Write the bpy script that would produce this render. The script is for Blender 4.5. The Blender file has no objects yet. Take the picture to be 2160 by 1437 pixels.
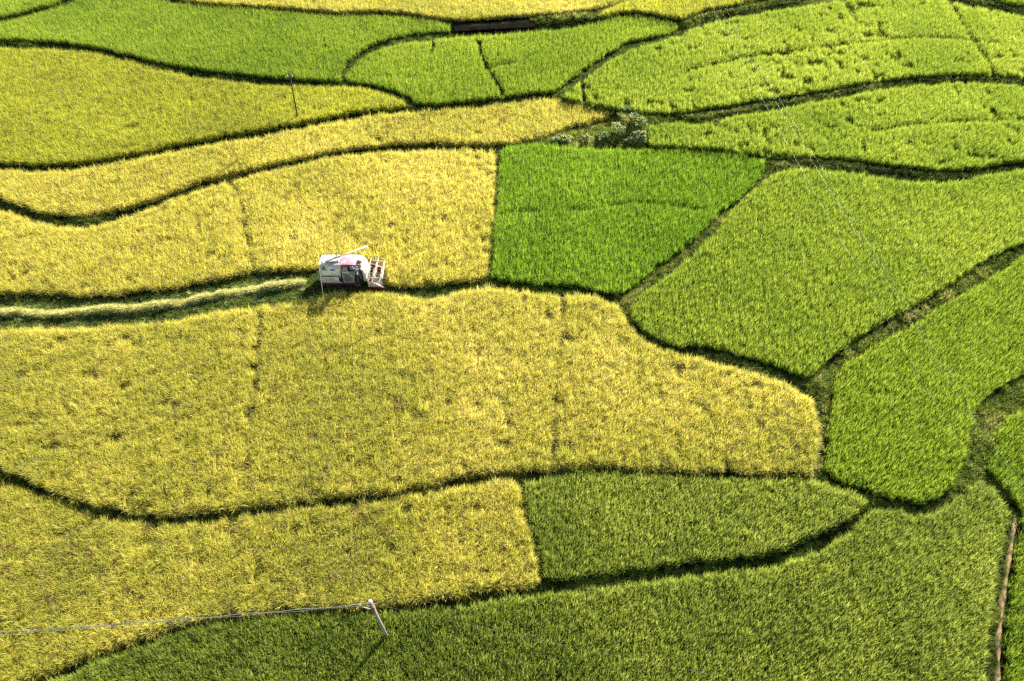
import bpy, bmesh, math, random
import numpy as np
from mathutils import Vector, Matrix

random.seed(7)
RNG = np.random.default_rng(11)
SC = bpy.context.scene
COL = SC.collection
R = math.radians

# ------------------------------------------------------------------ camera, sky, sun, exposure
CAM_H, PITCH, FPX, PW, PH = 38.0, R(48.0), 1680.0, 2160.0, 1437.0
cam_d = bpy.data.cameras.new('camera')
cam_d.sensor_width = 36.0
cam_d.lens = 36.0 * FPX / PW
cam_d.clip_end = 20000
cam = bpy.data.objects.new('camera', cam_d)
cam.location = (0, 0, CAM_H)
cam.rotation_euler = (math.pi / 2 - PITCH, 0, 0)
COL.objects.link(cam)
SC.camera = cam

SUN_AZ, SUN_EL = R(33), R(24.5)          # azimuth measured from +Y towards +X
w = bpy.data.worlds.new('World')
SC.world = w
w.use_nodes = True
wn = w.node_tree.nodes
bg = wn['Background']
sky = wn.new('ShaderNodeTexSky')
sky.sky_type = 'NISHITA'
sky.sun_disc = False
sky.sun_elevation = SUN_EL
sky.sun_rotation = SUN_AZ
w.node_tree.links.new(sky.outputs[0], bg.inputs[0])
bg.inputs[1].default_value = 0.058
sl = bpy.data.lights.new('sun', 'SUN')
sl.energy = 5.0
sl.angle = R(0.5)
sl.color = (1.0, 0.93, 0.80)
so = bpy.data.objects.new('sun', sl)
so.rotation_euler = Vector((math.sin(SUN_AZ) * math.cos(SUN_EL), math.cos(SUN_AZ) * math.cos(SUN_EL),
                            math.sin(SUN_EL))).to_track_quat('Z', 'Y').to_euler()
so.location = (30, 60, 50)
COL.objects.link(so)
SC.view_settings.view_transform = 'Standard'
SC.view_settings.look = 'None'
SC.view_settings.gamma = 1.0
SC.view_settings.exposure = 1.95
SC.render.engine = 'CYCLES'
SC.cycles.max_bounces = 5
SC.cycles.diffuse_bounces = 3
SC.cycles.transmission_bounces = 4
SC.cycles.use_denoising = False
SC.render.film_transparent = False
SC.render.filter_size = 1.5

# ------------------------------------------------------------------ helpers
CT, ST = math.cos(PITCH), math.sin(PITCH)


def at(u, v, z):
    """point on the level z that the photograph shows at pixel (u, v) of 2160 x 1437"""
    a = (v - PH / 2) / FPX
    d = np.array([(u - PW / 2) / FPX, CT - a * ST, -ST - a * CT])
    t = (z - CAM_H) / d[2]
    return (d[0] * t, d[1] * t)


def tag(o, label=None, cat=None, group=None, kind=None):
    if label: o['label'] = label
    if cat: o['category'] = cat
    if group: o['group'] = group
    if kind: o['kind'] = kind
    return o


def empty(name, loc, rz=0.0):
    o = bpy.data.objects.new(name, None)
    o.location = loc
    o.rotation_euler = (0, 0, rz)
    o.empty_display_size = 0.3
    COL.objects.link(o)
    return o


def mesh_obj(name, verts, faces, mat=None, parent=None, link=True, smooth=False):
    me = bpy.data.meshes.new(name)
    me.from_pydata(verts, [], faces)
    me.update()
    if mat: me.materials.append(mat)
    if smooth: me.polygons.foreach_set('use_smooth', [True] * len(me.polygons))
    o = bpy.data.objects.new(name, me)
    if link: COL.objects.link(o)
    if parent: o.parent = parent
    return o


class MB:
    """collects solid shapes that become ONE mesh object"""
    def __init__(s): s.bm = bmesh.new()

    def box(s, a, b, bev=0.0, rot=None):
        a, b = Vector(a), Vector(b)
        r = bmesh.ops.create_cube(s.bm, size=1.0)
        c, d = (a + b) / 2, b - a
        M = Matrix.Translation(c) @ (rot.to_4x4() if rot else Matrix()) @ Matrix.Diagonal((d.x, d.y, d.z, 1))
        bmesh.ops.transform(s.bm, matrix=M, verts=r['verts'])
        if bev:
            es = list({e for v in r['verts'] for e in v.link_edges})
            bmesh.ops.bevel(s.bm, geom=es, offset=bev, segments=2, profile=0.6, affect='EDGES')
        return s

    def tube(s, p, q, r0, r1=None, seg=10):
        p, q = Vector(p), Vector(q)
        r1 = r0 if r1 is None else r1
        d = q - p
        M = Matrix.Translation((p + q) / 2) @ d.to_track_quat('Z', 'Y').to_matrix().to_4x4()
        bmesh.ops.create_cone(s.bm, cap_ends=True, segments=seg, radius1=r0, radius2=r1, depth=d.length, matrix=M)
        return s

    def path(s, pts, r, seg=6):
        pts = [Vector(p) for p in pts]
        rings = []
        for i, p in enumerate(pts):
            t = (pts[min(i + 1, len(pts) - 1)] - pts[max(i - 1, 0)]).normalized()
            up = Vector((0, 0, 1)) if abs(t.z) < .9 else Vector((1, 0, 0))
            a = t.cross(up).normalized(); b = t.cross(a)
            rr = r[i] if isinstance(r, (list, tuple)) else r
            rings.append([s.bm.verts.new(p + rr * (math.cos(k * 2 * math.pi / seg) * a + math.sin(k * 2 * math.pi / seg) * b)) for k in range(seg)])
        for i in range(len(rings) - 1):
            for k in range(seg):
                s.bm.faces.new((rings[i][k], rings[i][(k + 1) % seg], rings[i + 1][(k + 1) % seg], rings[i + 1][k]))
        s.bm.faces.new(rings[0][::-1]); s.bm.faces.new(rings[-1])
        return s

    def prism(s, prof, axis, a, b, bev=0.0):
        """closed outline 'prof' extruded from a to b along axis ('x': prof is (y,z); 'y': prof is (x,z); 'z': (x,y))"""
        def mk(p, t):
            return (t, p[0], p[1]) if axis == 'x' else ((p[0], t, p[1]) if axis == 'y' else (p[0], p[1], t))
        A = [s.bm.verts.new(mk(p, a)) for p in prof]
        B = [s.bm.verts.new(mk(p, b)) for p in prof]
        n = len(prof)
        fs = [s.bm.faces.new(A[::-1]), s.bm.faces.new(B)]
        for i in range(n):
            fs.append(s.bm.faces.new((A[i], A[(i + 1) % n], B[(i + 1) % n], B[i])))
        if bev:
            es = list({e for f in fs for e in f.edges})
            bmesh.ops.bevel(s.bm, geom=es, offset=bev, segments=2, profile=0.6, affect='EDGES')
        return s

    def ball(s, c, r, sc=(1, 1, 1), sub=2):
        g = bmesh.ops.create_icosphere(s.bm, subdivisions=sub, radius=r)
        bmesh.ops.transform(s.bm, matrix=Matrix.Translation(c) @ Matrix.Diagonal((*sc, 1)), verts=g['verts'])
        return s

    def build(s, name, mat, parent=None, smooth=False, label=None):
        bmesh.ops.recalc_face_normals(s.bm, faces=s.bm.faces)
        me = bpy.data.meshes.new(name)
        s.bm.to_mesh(me); s.bm.free()
        me.materials.append(mat)
        if smooth: me.polygons.foreach_set('use_smooth', [True] * len(me.polygons))
        o = bpy.data.objects.new(name, me)
        COL.objects.link(o)
        if parent: o.parent = parent
        if label: o['label'] = label
        return o


# ------------------------------------------------------------------ numpy noise
def vnoise(x, y, sc, seed):
    g = np.random.default_rng(seed).random((256, 256))
    X, Y = x / sc + 1000.3, y / sc + 1000.7
    i, j = np.floor(X).astype(int), np.floor(Y).astype(int)
    fx, fy = X - i, Y - j
    fx, fy = fx * fx * (3 - 2 * fx), fy * fy * (3 - 2 * fy)
    i0, j0, i1, j1 = i % 256, j % 256, (i + 1) % 256, (j + 1) % 256
    return (g[i0, j0] * (1 - fx) + g[i1, j0] * fx) * (1 - fy) + (g[i0, j1] * (1 - fx) + g[i1, j1] * fx) * fy


def fbm(x, y, sc, seed, n=3):
    s = 0; a = 1; t = 0
    for k in range(n):
        s = s + a * vnoise(x, y, sc / 2 ** k, seed + k); t += a; a *= .55
    return s / t


# ------------------------------------------------------------------ materials
def principled(name, col, rough=0.6, metal=0.0, var=0.0, vscale=6.0, spec=0.4, dirt=None, bump=0.0):
    m = bpy.data.materials.new(name)
    m.use_nodes = True
    nt = m.node_tree; n = nt.nodes; b = n['Principled BSDF']
    b.inputs['Roughness'].default_value = rough
    b.inputs['Metallic'].default_value = metal
    b.inputs['Specular IOR Level'].default_value = spec
    if var or dirt:
        tc = n.new('ShaderNodeTexCoord')
        ns = n.new('ShaderNodeTexNoise'); ns.inputs['Scale'].default_value = vscale; ns.inputs['Detail'].default_value = 6
        nt.links.new(tc.outputs['Object'], ns.inputs['Vector'])
        rp = n.new('ShaderNodeValToRGB')
        d = dirt or tuple(c * (1 - var) for c in col)
        rp.color_ramp.elements[0].position = .38; rp.color_ramp.elements[0].color = (*d, 1)
        rp.color_ramp.elements[1].position = .58 if dirt is None else .52; rp.color_ramp.elements[1].color = (*col, 1)
        nt.links.new(ns.outputs['Fac'], rp.inputs[0])
        nt.links.new(rp.outputs[0], b.inputs['Base Color'])
        if bump:
            bp = n.new('ShaderNodeBump'); bp.inputs['Strength'].default_value = bump
            nt.links.new(ns.outputs['Fac'], bp.inputs['Height']); nt.links.new(bp.outputs[0], b.inputs['Normal'])
    else:
        b.inputs['Base Color'].default_value = (*col, 1)
    return m


def leaf_mat(name, stops, trans=0.5, rough=0.5, spec=0.35, hillw=1.0, bladew=0.45, tgain=1.25):
    """blade colour = ramp(hill tone + blade tone); stops: list of (pos, (r,g,b))"""
    m = bpy.data.materials.new(name)
    m.use_nodes = True
    nt = m.node_tree; n = nt.nodes; L = nt.links
    b = n['Principled BSDF']; out = n['Material Output']
    ah = n.new('ShaderNodeAttribute'); ah.attribute_type = 'INSTANCER'; ah.attribute_name = 'tone'
    ab = n.new('ShaderNodeAttribute'); ab.attribute_type = 'GEOMETRY'; ab.attribute_name = 'blade'
    m1 = n.new('ShaderNodeMath'); m1.operation = 'MULTIPLY_ADD'; m1.inputs[1].default_value = bladew; m1.inputs[2].default_value = -bladew / 2
    L.new(ab.outputs['Fac'], m1.inputs[0])
    m2 = n.new('ShaderNodeMath'); m2.operation = 'MULTIPLY_ADD'; m2.inputs[1].default_value = hillw
    L.new(ah.outputs['Fac'], m2.inputs[0]); L.new(m1.outputs[0], m2.inputs[2])
    rp = n.new('ShaderNodeValToRGB'); cr = rp.color_ramp
    cr.elements[0].position = stops[0][0]; cr.elements[0].color = (*stops[0][1], 1)
    cr.elements[1].position = stops[-1][0]; cr.elements[1].color = (*stops[-1][1], 1)
    for p, c in stops[1:-1]:
        e = cr.elements.new(p); e.color = (*c, 1)
    L.new(m2.outputs[0], rp.inputs[0])
    L.new(rp.outputs[0], b.inputs['Base Color'])
    b.inputs['Roughness'].default_value = rough
    b.inputs['Specular IOR Level'].default_value = spec
    tr = n.new('ShaderNodeBsdfTranslucent')
    g = n.new('ShaderNodeVectorMath'); g.operation = 'SCALE'; g.inputs['Scale'].default_value = tgain
    L.new(rp.outputs[0], g.inputs[0]); L.new(g.outputs[0], tr.inputs['Color'])
    mx = n.new('ShaderNodeMixShader'); mx.inputs[0].default_value = trans
    L.new(b.outputs[0], mx.inputs[1]); L.new(tr.outputs[0], mx.inputs[2]); L.new(mx.outputs[0], out.inputs[0])
    return m


MAT = {}
# ripe, golden: brown straw -> green-yellow leaf -> golden grain -> pale gold
MAT['gold'] = leaf_mat('golden_rice', [(0.0, (.27, .15, .08)), (.14, (.40, .29, .12)), (.24, (.39, .40, .07)), (.48, (.51, .48, .075)), (.74, (.64, .58, .10)), (1.0, (.77, .68, .24))])
MAT['gold2'] = leaf_mat('ripening_rice', [(0.0, (.26, .15, .08)), (.13, (.36, .27, .11)), (.22, (.32, .36, .058)), (.46, (.44, .43, .063)), (.74, (.59, .53, .09)), (1.0, (.75, .66, .23))])
MAT['olive'] = leaf_mat('olive_rice', [(0.02, (.18, .18, .03)), (.35, (.37, .39, .04)), (.70, (.49, .49, .045)), (1.0, (.60, .57, .08))])
MAT['lime'] = leaf_mat('lime_rice', [(0.02, (.10, .17, .02)), (.35, (.215, .30, .032)), (.70, (.305, .375, .040)), (1.0, (.43, .48, .08))])
MAT['fresh'] = leaf_mat('fresh_green_rice', [(0.02, (.07, .15, .016)), (.35, (.165, .28, .022)), (.70, (.255, .385, .028)), (1.0, (.40, .50, .06))])
MAT['green'] = leaf_mat('green_rice', [(0.02, (.08, .15, .018)), (.35, (.20, .285, .026)), (.70, (.29, .375, .034)), (1.0, (.43, .49, .07))])
MAT['deep'] = leaf_mat('deep_green_rice', [(0.02, (.09, .13, .024)), (.35, (.22, .285, .045)), (.70, (.38, .43, .07)), (1.0, (.58, .58, .16))])
MAT['weed'] = leaf_mat('bund_weeds', [(0.02, (.035, .06, .012)), (.40, (.13, .19, .025)), (.66, (.28, .32, .055)), (1.0, (.44, .37, .14))], trans=.45, spec=.08, rough=.8)
MAT['straw'] = leaf_mat('cut_straw', [(0.02, (.22, .25, .05)), (.5, (.50, .50, .13)), (1.0, (.72, .66, .26))], trans=.3)
MAT['stubble'] = leaf_mat('green_stubble', [(0.02, (.07, .11, .02)), (.5, (.15, .22, .03)), (1.0, (.36, .38, .08))], trans=.4)


def ground_material():
    m = bpy.data.materials.new('paddy_mud')
    m.use_nodes = True
    nt = m.node_tree; n = nt.nodes; L = nt.links; b = n['Principled BSDF']
    g = n.new('ShaderNodeNewGeometry')
    ns = n.new('ShaderNodeTexNoise'); ns.inputs['Scale'].default_value = 1.3; ns.inputs['Detail'].default_value = 8
    L.new(g.outputs['Position'], ns.inputs['Vector'])
    rp = n.new('ShaderNodeValToRGB')
    rp.color_ramp.elements[0].position = .35; rp.color_ramp.elements[0].color = (.010, .014, .005, 1)
    rp.color_ramp.elements[1].position = .70; rp.color_ramp.elements[1].color = (.034, .036, .014, 1)
    L.new(ns.outputs['Fac'], rp.inputs[0])
    # far country: green and yellow plots, past the modelled fields
    vo = n.new('ShaderNodeTexVoronoi'); vo.inputs['Scale'].default_value = .03
    L.new(g.outputs['Position'], vo.inputs['Vector'])
    sx = n.new('ShaderNodeSeparateColor'); L.new(vo.outputs['Color'], sx.inputs[0])
    r2 = n.new('ShaderNodeValToRGB')
    r2.color_ramp.elements[0].color = (.06, .13, .02, 1); r2.color_ramp.elements[1].color = (.22, .20, .04, 1)
    L.new(sx.outputs[0], r2.inputs[0])
    ln = n.new('ShaderNodeVectorMath'); ln.operation = 'DISTANCE'; ln.inputs[1].default_value = (0, 50, 0)
    L.new(g.outputs['Position'], ln.inputs[0])
    mr = n.new('ShaderNodeMapRange'); mr.inputs[1].default_value = 95; mr.inputs[2].default_value = 130
    L.new(ln.outputs['Value'], mr.inputs[0])
    mx = n.new('ShaderNodeMix'); mx.data_type = 'RGBA'
    L.new(mr.outputs[0], mx.inputs[0]); L.new(rp.outputs[0], mx.inputs[6]); L.new(r2.outputs[0], mx.inputs[7])
    L.new(mx.outputs[2], b.inputs['Base Color'])
    b.inputs['Roughness'].default_value = 1.0
    b.inputs['Specular IOR Level'].default_value = .0
    n2 = n.new('ShaderNodeTexNoise'); n2.inputs['Scale'].default_value = 9; n2.inputs['Detail'].default_value = 6
    L.new(g.outputs['Position'], n2.inputs['Vector'])
    bp = n.new('ShaderNodeBump'); bp.inputs['Strength'].default_value = .7; bp.inputs['Distance'].default_value = .08
    L.new(n2.outputs['Fac'], bp.inputs['Height']); L.new(bp.outputs[0], b.inputs['Normal'])
    return m


# ------------------------------------------------------------------ plants that get scattered (never linked to the scene themselves)
def blades_mesh(name, specs, mat):
    """specs: (base(x,y), azimuth, lean, length, droop, width, tone, s0)"""
    V, F, T = [], [], []
    for (bx, by), az, lean, ln, droop, wd, tone, s0 in specs:
        ca, sa = math.cos(az), math.sin(az)
        tw = random.uniform(-.9, .9)
        px, py = -math.sin(az + tw), math.cos(az + tw)
        k = len(V)
        p = [0.0, 0.0]; ang = lean; n = 4
        sts = [0.0, .42, .75, 1.0]
        last = 0; pts = []
        for i, s in enumerate(sts):
            d = (s - last) * ln
            ang2 = lean + droop * s * s
            p = [p[0] + d * math.sin(ang2), p[1] + d * math.cos(ang2)]
            last = s
            pts.append((p[0], p[1]))
        ws = [.55, 1.0, .8]
        for i in range(3):
            r_, z_ = pts[i]
            hw = wd * ws[i] / 2
            V.append((bx + r_ * ca + px * hw, by + r_ * sa + py * hw, z_ + s0))
            V.append((bx + r_ * ca - px * hw, by + r_ * sa - py * hw, z_ + s0))
        r_, z_ = pts[3]
        V.append((bx + r_ * ca, by + r_ * sa, z_ + s0))
        F += [(k, k + 1, k + 3, k + 2), (k + 2, k + 3, k + 5, k + 4), (k + 4, k + 5, k + 6)]
        T += [tone] * 7
    o = mesh_obj(name, V, F, mat, link=False)
    a = o.data.attributes.new('blade', 'FLOAT', 'POINT')
    a.data.foreach_set('value', T)
    return o


def clump_specs(kind):
    sp = []
    U = random.uniform
    if kind in ('gold', 'olive'):
        for _ in range(9):       # upright flag leaves
            sp.append(((U(-.04, .04), U(-.04, .04)), U(0, 6.283), abs(random.gauss(.16, .12)), U(.72, 1.06), U(.1, .8), U(.020, .032), U(.0, .70), 0))
        for _ in range(3):       # withered leaves
            sp.append(((U(-.05, .05), U(-.05, .05)), U(0, 6.283), U(.15, .5), U(.6, .92), U(.4, 1.4), U(.024, .036), U(-1.1, -.6), 0))
        for _ in range(9):       # drooping ears
            sp.append(((U(-.04, .04), U(-.04, .04)), U(0, 6.283), U(.02, .20), U(.84, 1.0), U(.8, 1.9), U(.030, .046), U(.55, 1.0), 0))
    elif kind == 'green':
        for _ in range(13):
            sp.append(((U(-.035, .035), U(-.035, .035)), U(0, 6.283), abs(random.gauss(.17, .12)), U(.70, 1.05), U(.1, .9), U(.024, .040), U(0, 1), 0))
    elif kind == 'weed':
        for _ in range(22):
            sp.append(((U(-.12, .12), U(-.12, .12)), U(0, 6.283), U(.1, 1.0), U(.5, 1.1), U(.2, 1.4), U(.03, .06), U(0, 1), 0))
    elif kind == 'straw':
        for _ in range(20):
            sp.append(((U(-.25, .25), U(-.18, .18)), random.choice((0, math.pi)) + U(-1.0, 1.0), U(1.0, 1.5), U(.35, .7), U(.0, .5), U(.016, .03), U(0, 1), U(0, .14)))
    elif kind == 'stubble':
        for _ in range(16):
            sp.append(((U(-.07, .07), U(-.07, .07)), U(0, 6.283), U(.05, .6), U(.6, 1.0), U(0, .5), U(.03, .05), U(0, 1), 0))
    return sp


SRC = {}
def sources(matkey, kind, n=6):
    k = (matkey, kind)
    if k not in SRC:
        SRC[k] = [blades_mesh('%s_plant' % kind, clump_specs(kind), MAT[matkey]) for _ in range(n)]
    return SRC[k]


def scatter(name, P, scl, rot, tone, srcs):
    """one object whose geometry nodes stand a plant on every vertex"""
    n = len(P)
    me = bpy.data.meshes.new(name)
    me.vertices.add(n)
    me.vertices.foreach_set('co', np.asarray(P, dtype=np.float32).ravel())
    for an, ty, da, key in (('scl', 'FLOAT_VECTOR', scl, 'vector'), ('rot', 'FLOAT_VECTOR', rot, 'vector'), ('tone', 'FLOAT', tone, 'value')):
        a = me.attributes.new(an, ty, 'POINT')
        a.data.foreach_set(key, np.asarray(da, dtype=np.float32).ravel())
    a = me.attributes.new('pick', 'INT', 'POINT')
    a.data.foreach_set('value', RNG.integers(0, len(srcs), n).astype(np.int32))
    me.update()
    o = bpy.data.objects.new(name, me)
    COL.objects.link(o)
    ng = bpy.data.node_groups.new(name, 'GeometryNodeTree')
    ng.interface.new_socket('Geometry', in_out='INPUT', socket_type='NodeSocketGeometry')
    ng.interface.new_socket('Geometry', in_out='OUTPUT', socket_type='NodeSocketGeometry')
    N, L = ng.nodes, ng.links
    gi, go = N.new('NodeGroupInput'), N.new('NodeGroupOutput')
    jn = N.new('GeometryNodeJoinGeometry')
    for s in reversed(srcs):
        oi = N.new('GeometryNodeObjectInfo'); oi.inputs['Object'].default_value = s; oi.inputs['As Instance'].default_value = False
        g2 = N.new('GeometryNodeGeometryToInstance')
        L.new(oi.outputs['Geometry'], g2.inputs[0]); L.new(g2.outputs[0], jn.inputs[0])
    ip = N.new('GeometryNodeInstanceOnPoints')
    L.new(gi.outputs[0], ip.inputs['Points']); L.new(jn.outputs[0], ip.inputs['Instance'])
    ip.inputs['Pick Instance'].default_value = True

    def attr(nm, ty):
        a_ = N.new('GeometryNodeInputNamedAttribute'); a_.data_type = ty; a_.inputs['Name'].default_value = nm
        return a_.outputs['Attribute']
    L.new(attr('pick', 'INT'), ip.inputs['Instance Index'])
    L.new(attr('scl', 'FLOAT_VECTOR'), ip.inputs['Scale'])
    L.new(attr('rot', 'FLOAT_VECTOR'), ip.inputs['Rotation'])
    L.new(ip.outputs[0], go.inputs[0])
    md = o.modifiers.new('plants', 'NODES'); md.node_group = ng
    return o


# ------------------------------------------------------------------ outlines
def smooth_poly(pts, closed=True, step=0.4):
    P = [Vector(p) for p in pts]; n = len(P)
    out = []
    T = []
    for i in range(n):
        a, b, c = P[(i - 1) % n], P[i], P[(i + 1) % n]
        d1, d2 = b - a, c - b
        corner = d1.length < 1e-6 or d2.length < 1e-6 or d1.angle(d2) > R(48)
        if not closed and i in (0, n - 1): corner = True
        T.append(None if corner else (d1.normalized() + d2.normalized()).normalized())
    m = n if closed else n - 1
    for i in range(m):
        a, b = P[i], P[(i + 1) % n]
        L_ = (b - a).length
        ta = (T[i] if T[i] is not None else (b - a).normalized()) * L_
        tb = (T[(i + 1) % n] if T[(i + 1) % n] is not None else (b - a).normalized()) * L_
        k = max(2, int(L_ / step))
        for j in range(k):
            t = j / k
            out.append((2*t**3-3*t*t+1)*a + (t**3-2*t*t+t)*ta + (-2*t**3+3*t*t)*b + (t**3-t*t)*tb)
    if not closed: out.append(P[-1])
    return np.array([(p.x, p.y) for p in out])


def inside(poly, x, y):
    r = np.zeros(x.shape, bool)
    n = len(poly)
    x0, y0 = poly.min(0); x1, y1 = poly.max(0)
    sel = (x > x0) & (x < x1) & (y > y0) & (y < y1)
    xs, ys = x[sel], y[sel]
    c = np.zeros(xs.shape, bool)
    for i in range(n):
        ax, ay = poly[i]; bx, by = poly[(i + 1) % n]
        if ay == by: continue
        cr = ((ay > ys) != (by > ys)) & (xs < (bx - ax) * (ys - ay) / (by - ay) + ax)
        c ^= cr
    r[sel] = c
    return r


def dist_line(line, x, y):
    d = np.full(x.shape, 1e9)
    for i in range(len(line) - 1):
        a, b = line[i], line[i + 1]
        ab = b - a
        t = np.clip(((x - a[0]) * ab[0] + (y - a[1]) * ab[1]) / (ab @ ab + 1e-9), 0, 1)
        d = np.minimum(d, np.hypot(x - a[0] - t * ab[0], y - a[1] - t * ab[1]))
    return d


# fields: outline traced in photo pixels on the top of the crop; lv = level of the terrace, h = height of the crop
F = []
def field(name, mat, kind, lv, h, pts, label, gaps=(), pock=0.0, sp=.188, tone=(.5, .5), rows=False, seed=1):
    F.append(dict(name=name, mat=mat, kind=kind, lv=lv, h=h, pts=pts, label=label, gaps=gaps, pock=pock, sp=sp, tone=tone, rows=rows, seed=seed))

field('rice_field', 'green', 'green', 1.25, .85,
      [(-230, -60), (230, -60), (150, -18), (100, 3), (60, 13), (0, 28), (-100, 50), (-230, 76)],
      'small green rice field cut off by the top left corner of the photo', seed=21)
field('rice_field', 'green', 'green', 1.0, .85,
      [(-230, 96), (-100, 62), (0, 40), (60, 26), (110, 13), (160, -5), (250, -48), (300, -20), (360, -2), (420, 5), (500, 10), (600, 19), (720, 26), (790, 27), (850, 29), (900, 35), (935, 43), (951, 50), (949, 58), (885, 63),
       (835, 71), (783, 87), (748, 109), (722, 134), (715, 158), (711, 163), (635, 160), (568, 155), (501, 148), (400, 135), (334, 124), (267, 107), (187, 90), (100, 79), (0, 76), (-120, 76), (-230, 84)],
      'long mid green rice field above the olive field, its tip ending at the black plot', tone=(.52, .4), seed=22)
field('rice_field', 'gold2', 'gold', 1.3, .9,
      [(260, -60), (1500, -60), (1400, -30), (1308, -2), (1271, 7), (1221, 15), (1120, 23), (1020, 30), (970, 33), (920, 28), (853, 18), (780, 15), (718, 17), (601, 8), (501, 2), (434, -2), (360, -12), (300, -30)],
      'yellow rice field along the top edge of the photo, behind the black plot', tone=(.62, .4), seed=23)
field('rice_field', 'olive', 'gold', 1.25, .9,
      [(1263, 23), (1290, 9), (1320, -8), (1420, -40), (1700, -60), (1640, -20), (1574, -4), (1540, 3), (1490, 12), (1443, 30), (1404, 26), (1371, 18), (1338, 15), (1304, 18), (1274, 26)],
      'narrow yellow green rice field at the top edge, left of the bund that climbs to the right', tone=(.6, .4), seed=24)
field('rice_field', 'green', 'green', .8, .85,
      [(731, 165), (727, 150), (740, 136), (763, 117), (793, 100), (847, 86), (907, 78), (957, 72), (1020, 69), (1127, 60), (1190, 56), (1254, 44), (1288, 33), (1338, 28), (1371, 33), (1421, 43), (1434, 50), (1421, 61), (1371, 72),
       (1331, 80), (1288, 104), (1254, 124), (1204, 160), (1171, 186), (1121, 189), (1054, 197), (987, 204), (920, 211), (872, 210), (864, 197), (830, 185), (787, 172)],
      'green rice field below the black plot, split by a thin crooked furrow', tone=(.55, .4), seed=25,
      gaps=[([(1010, 77), (1020, 117), (1034, 140), (1054, 174), (1061, 190)], .26, 1), ([(1029, 135), (1050, 130), (1087, 124)], .2, .8), ([(912, 77), (913, 88), (909, 104)], .22, .9)])
field('rice_field', 'olive', 'gold', .6, .9,
      [(-230, 92), (-100, 92), (0, 95), (100, 98), (187, 105), (267, 122), (334, 140), (401, 154), (501, 167), (601, 175), (718, 176), (770, 181), (814, 192), (848, 205), (858, 212), (848, 217), (787, 224), (718, 234), (635, 250), (534, 267),
       (434, 284), (334, 304), (234, 324), (134, 336), (60, 338), (0, 336), (-120, 334), (-230, 336)],
      'large olive yellow rice field holding the thin dark power pole', tone=(.45, .35), seed=26)
field('rice_field', 'gold', 'gold', .3, .9,
      [(-230, 330), (-100, 348), (0, 352), (100, 355), (167, 348), (267, 331), (334, 320), (434, 300), (534, 284), (635, 264), (718, 249), (787, 237), (854, 231), (920, 227), (1004, 219), (1087, 208), (1154, 203), (1204, 208), (1254, 218), (1285, 229), (1296, 236),
       (1271, 246), (1221, 256), (1171, 272), (1121, 287), (1054, 296), (987, 296), (887, 294), (787, 300), (720, 308), (685, 314), (601, 331), (534, 347), (467, 362), (401, 381), (334, 407), (267, 428), (200, 443), (134, 446), (67, 436), (0, 413), (-100, 362), (-230, 338)],
      'long winding strip of golden rice that narrows to a point beside the bushes', tone=(.62, .45), pock=.35, seed=27)
field('rice_field', 'gold', 'gold', 0.0, .9,
      [(-230, 350), (-100, 388), (0, 437), (50, 455), (117, 471), (167, 474), (217, 466), (301, 437), (401, 401), (501, 371), (601, 347), (701, 325), (787, 316), (887, 311), (1020, 310), (1042, 311), (1046, 334), (1044, 401), (1039, 480), (1031, 530), (1026, 577),
       (987, 583), (920, 588), (854, 592), (822, 592), (812, 575), (805, 545), (770, 541), (720, 535), (675, 533), (666, 558), (568, 559), (501, 570), (401, 590), (301, 603), (200, 613), (100, 610), (0, 607), (-120, 600), (-230, 594)],
      'golden rice field the combine harvester is cutting along its lower edge', tone=(.62, .45), pock=.4, seed=28,
      gaps=[([(484, 377), (501, 401), (511, 434), (515, 480), (522, 510), (528, 540), (541, 562)], .22, .75)])
field('rice_field', 'gold2', 'gold', 0.0, .9,
      [(-230, 700), (-100, 692), (0, 687), (167, 684), (301, 677), (401, 662), (501, 646), (601, 634), (660, 622), (700, 612), (760, 612), (820, 614), (877, 623), (904, 624), (954, 610), (1020, 600), (1071, 605), (1154, 614), (1187, 619), (1204, 614), (1248, 617),
       (1288, 630), (1311, 647), (1331, 680), (1371, 717), (1438, 740), (1507, 757), (1607, 787), (1690, 817), (1717, 837), (1729, 881), (1727, 960), (1722, 980), (1712, 992), (1674, 990), (1607, 989), (1540, 989), (1440, 985), (1355, 980), (1254, 977),
       (1188, 979), (1121, 982), (1021, 989), (954, 1000), (887, 1017), (787, 1033), (720, 1041), (635, 1050), (534, 1059), (434, 1073), (334, 1079), (267, 1068), (200, 1056), (134, 1038), (67, 1010), (0, 981), (-100, 925), (-230, 850)],
      'largest yellow rice field, across the middle of the photo below the harvester', tone=(.60, .5), pock=.45, seed=29,
      gaps=[([(548, 655), (541, 747), (538, 814), (524, 864), (521, 960), (514, 984), (508, 1030)], .18, .55), ([(1186, 620), (1184, 714), (1178, 764), (1171, 864), (1168, 960), (1165, 985)], .20, .6), ([(1536, 962), (1542, 990)], .22, 1)])
field('rice_field', 'gold2', 'gold', -.22, .9,
      [(-230, 880), (-100, 955), (0, 1010), (67, 1037), (134, 1061), (200, 1082), (267, 1096), (334, 1101), (434, 1096), (534, 1081), (635, 1071), (718, 1062), (820, 1047), (920, 1029), (1021, 1015), (1089, 1006), (1097, 1034), (1111, 1091), (1126, 1141), (1137, 1207), (1131, 1225),
       (1104, 1234), (1021, 1241), (960, 1253), (887, 1265), (793, 1276), (720, 1276), (635, 1278), (534, 1286), (434, 1298), (351, 1318), (301, 1338), (234, 1361), (167, 1388), (100, 1414), (40, 1433), (-60, 1470), (-230, 1540)],
      'yellow rice field in the lower left with greener streaks across it', tone=(.50, .6), pock=.4, seed=30)
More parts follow.
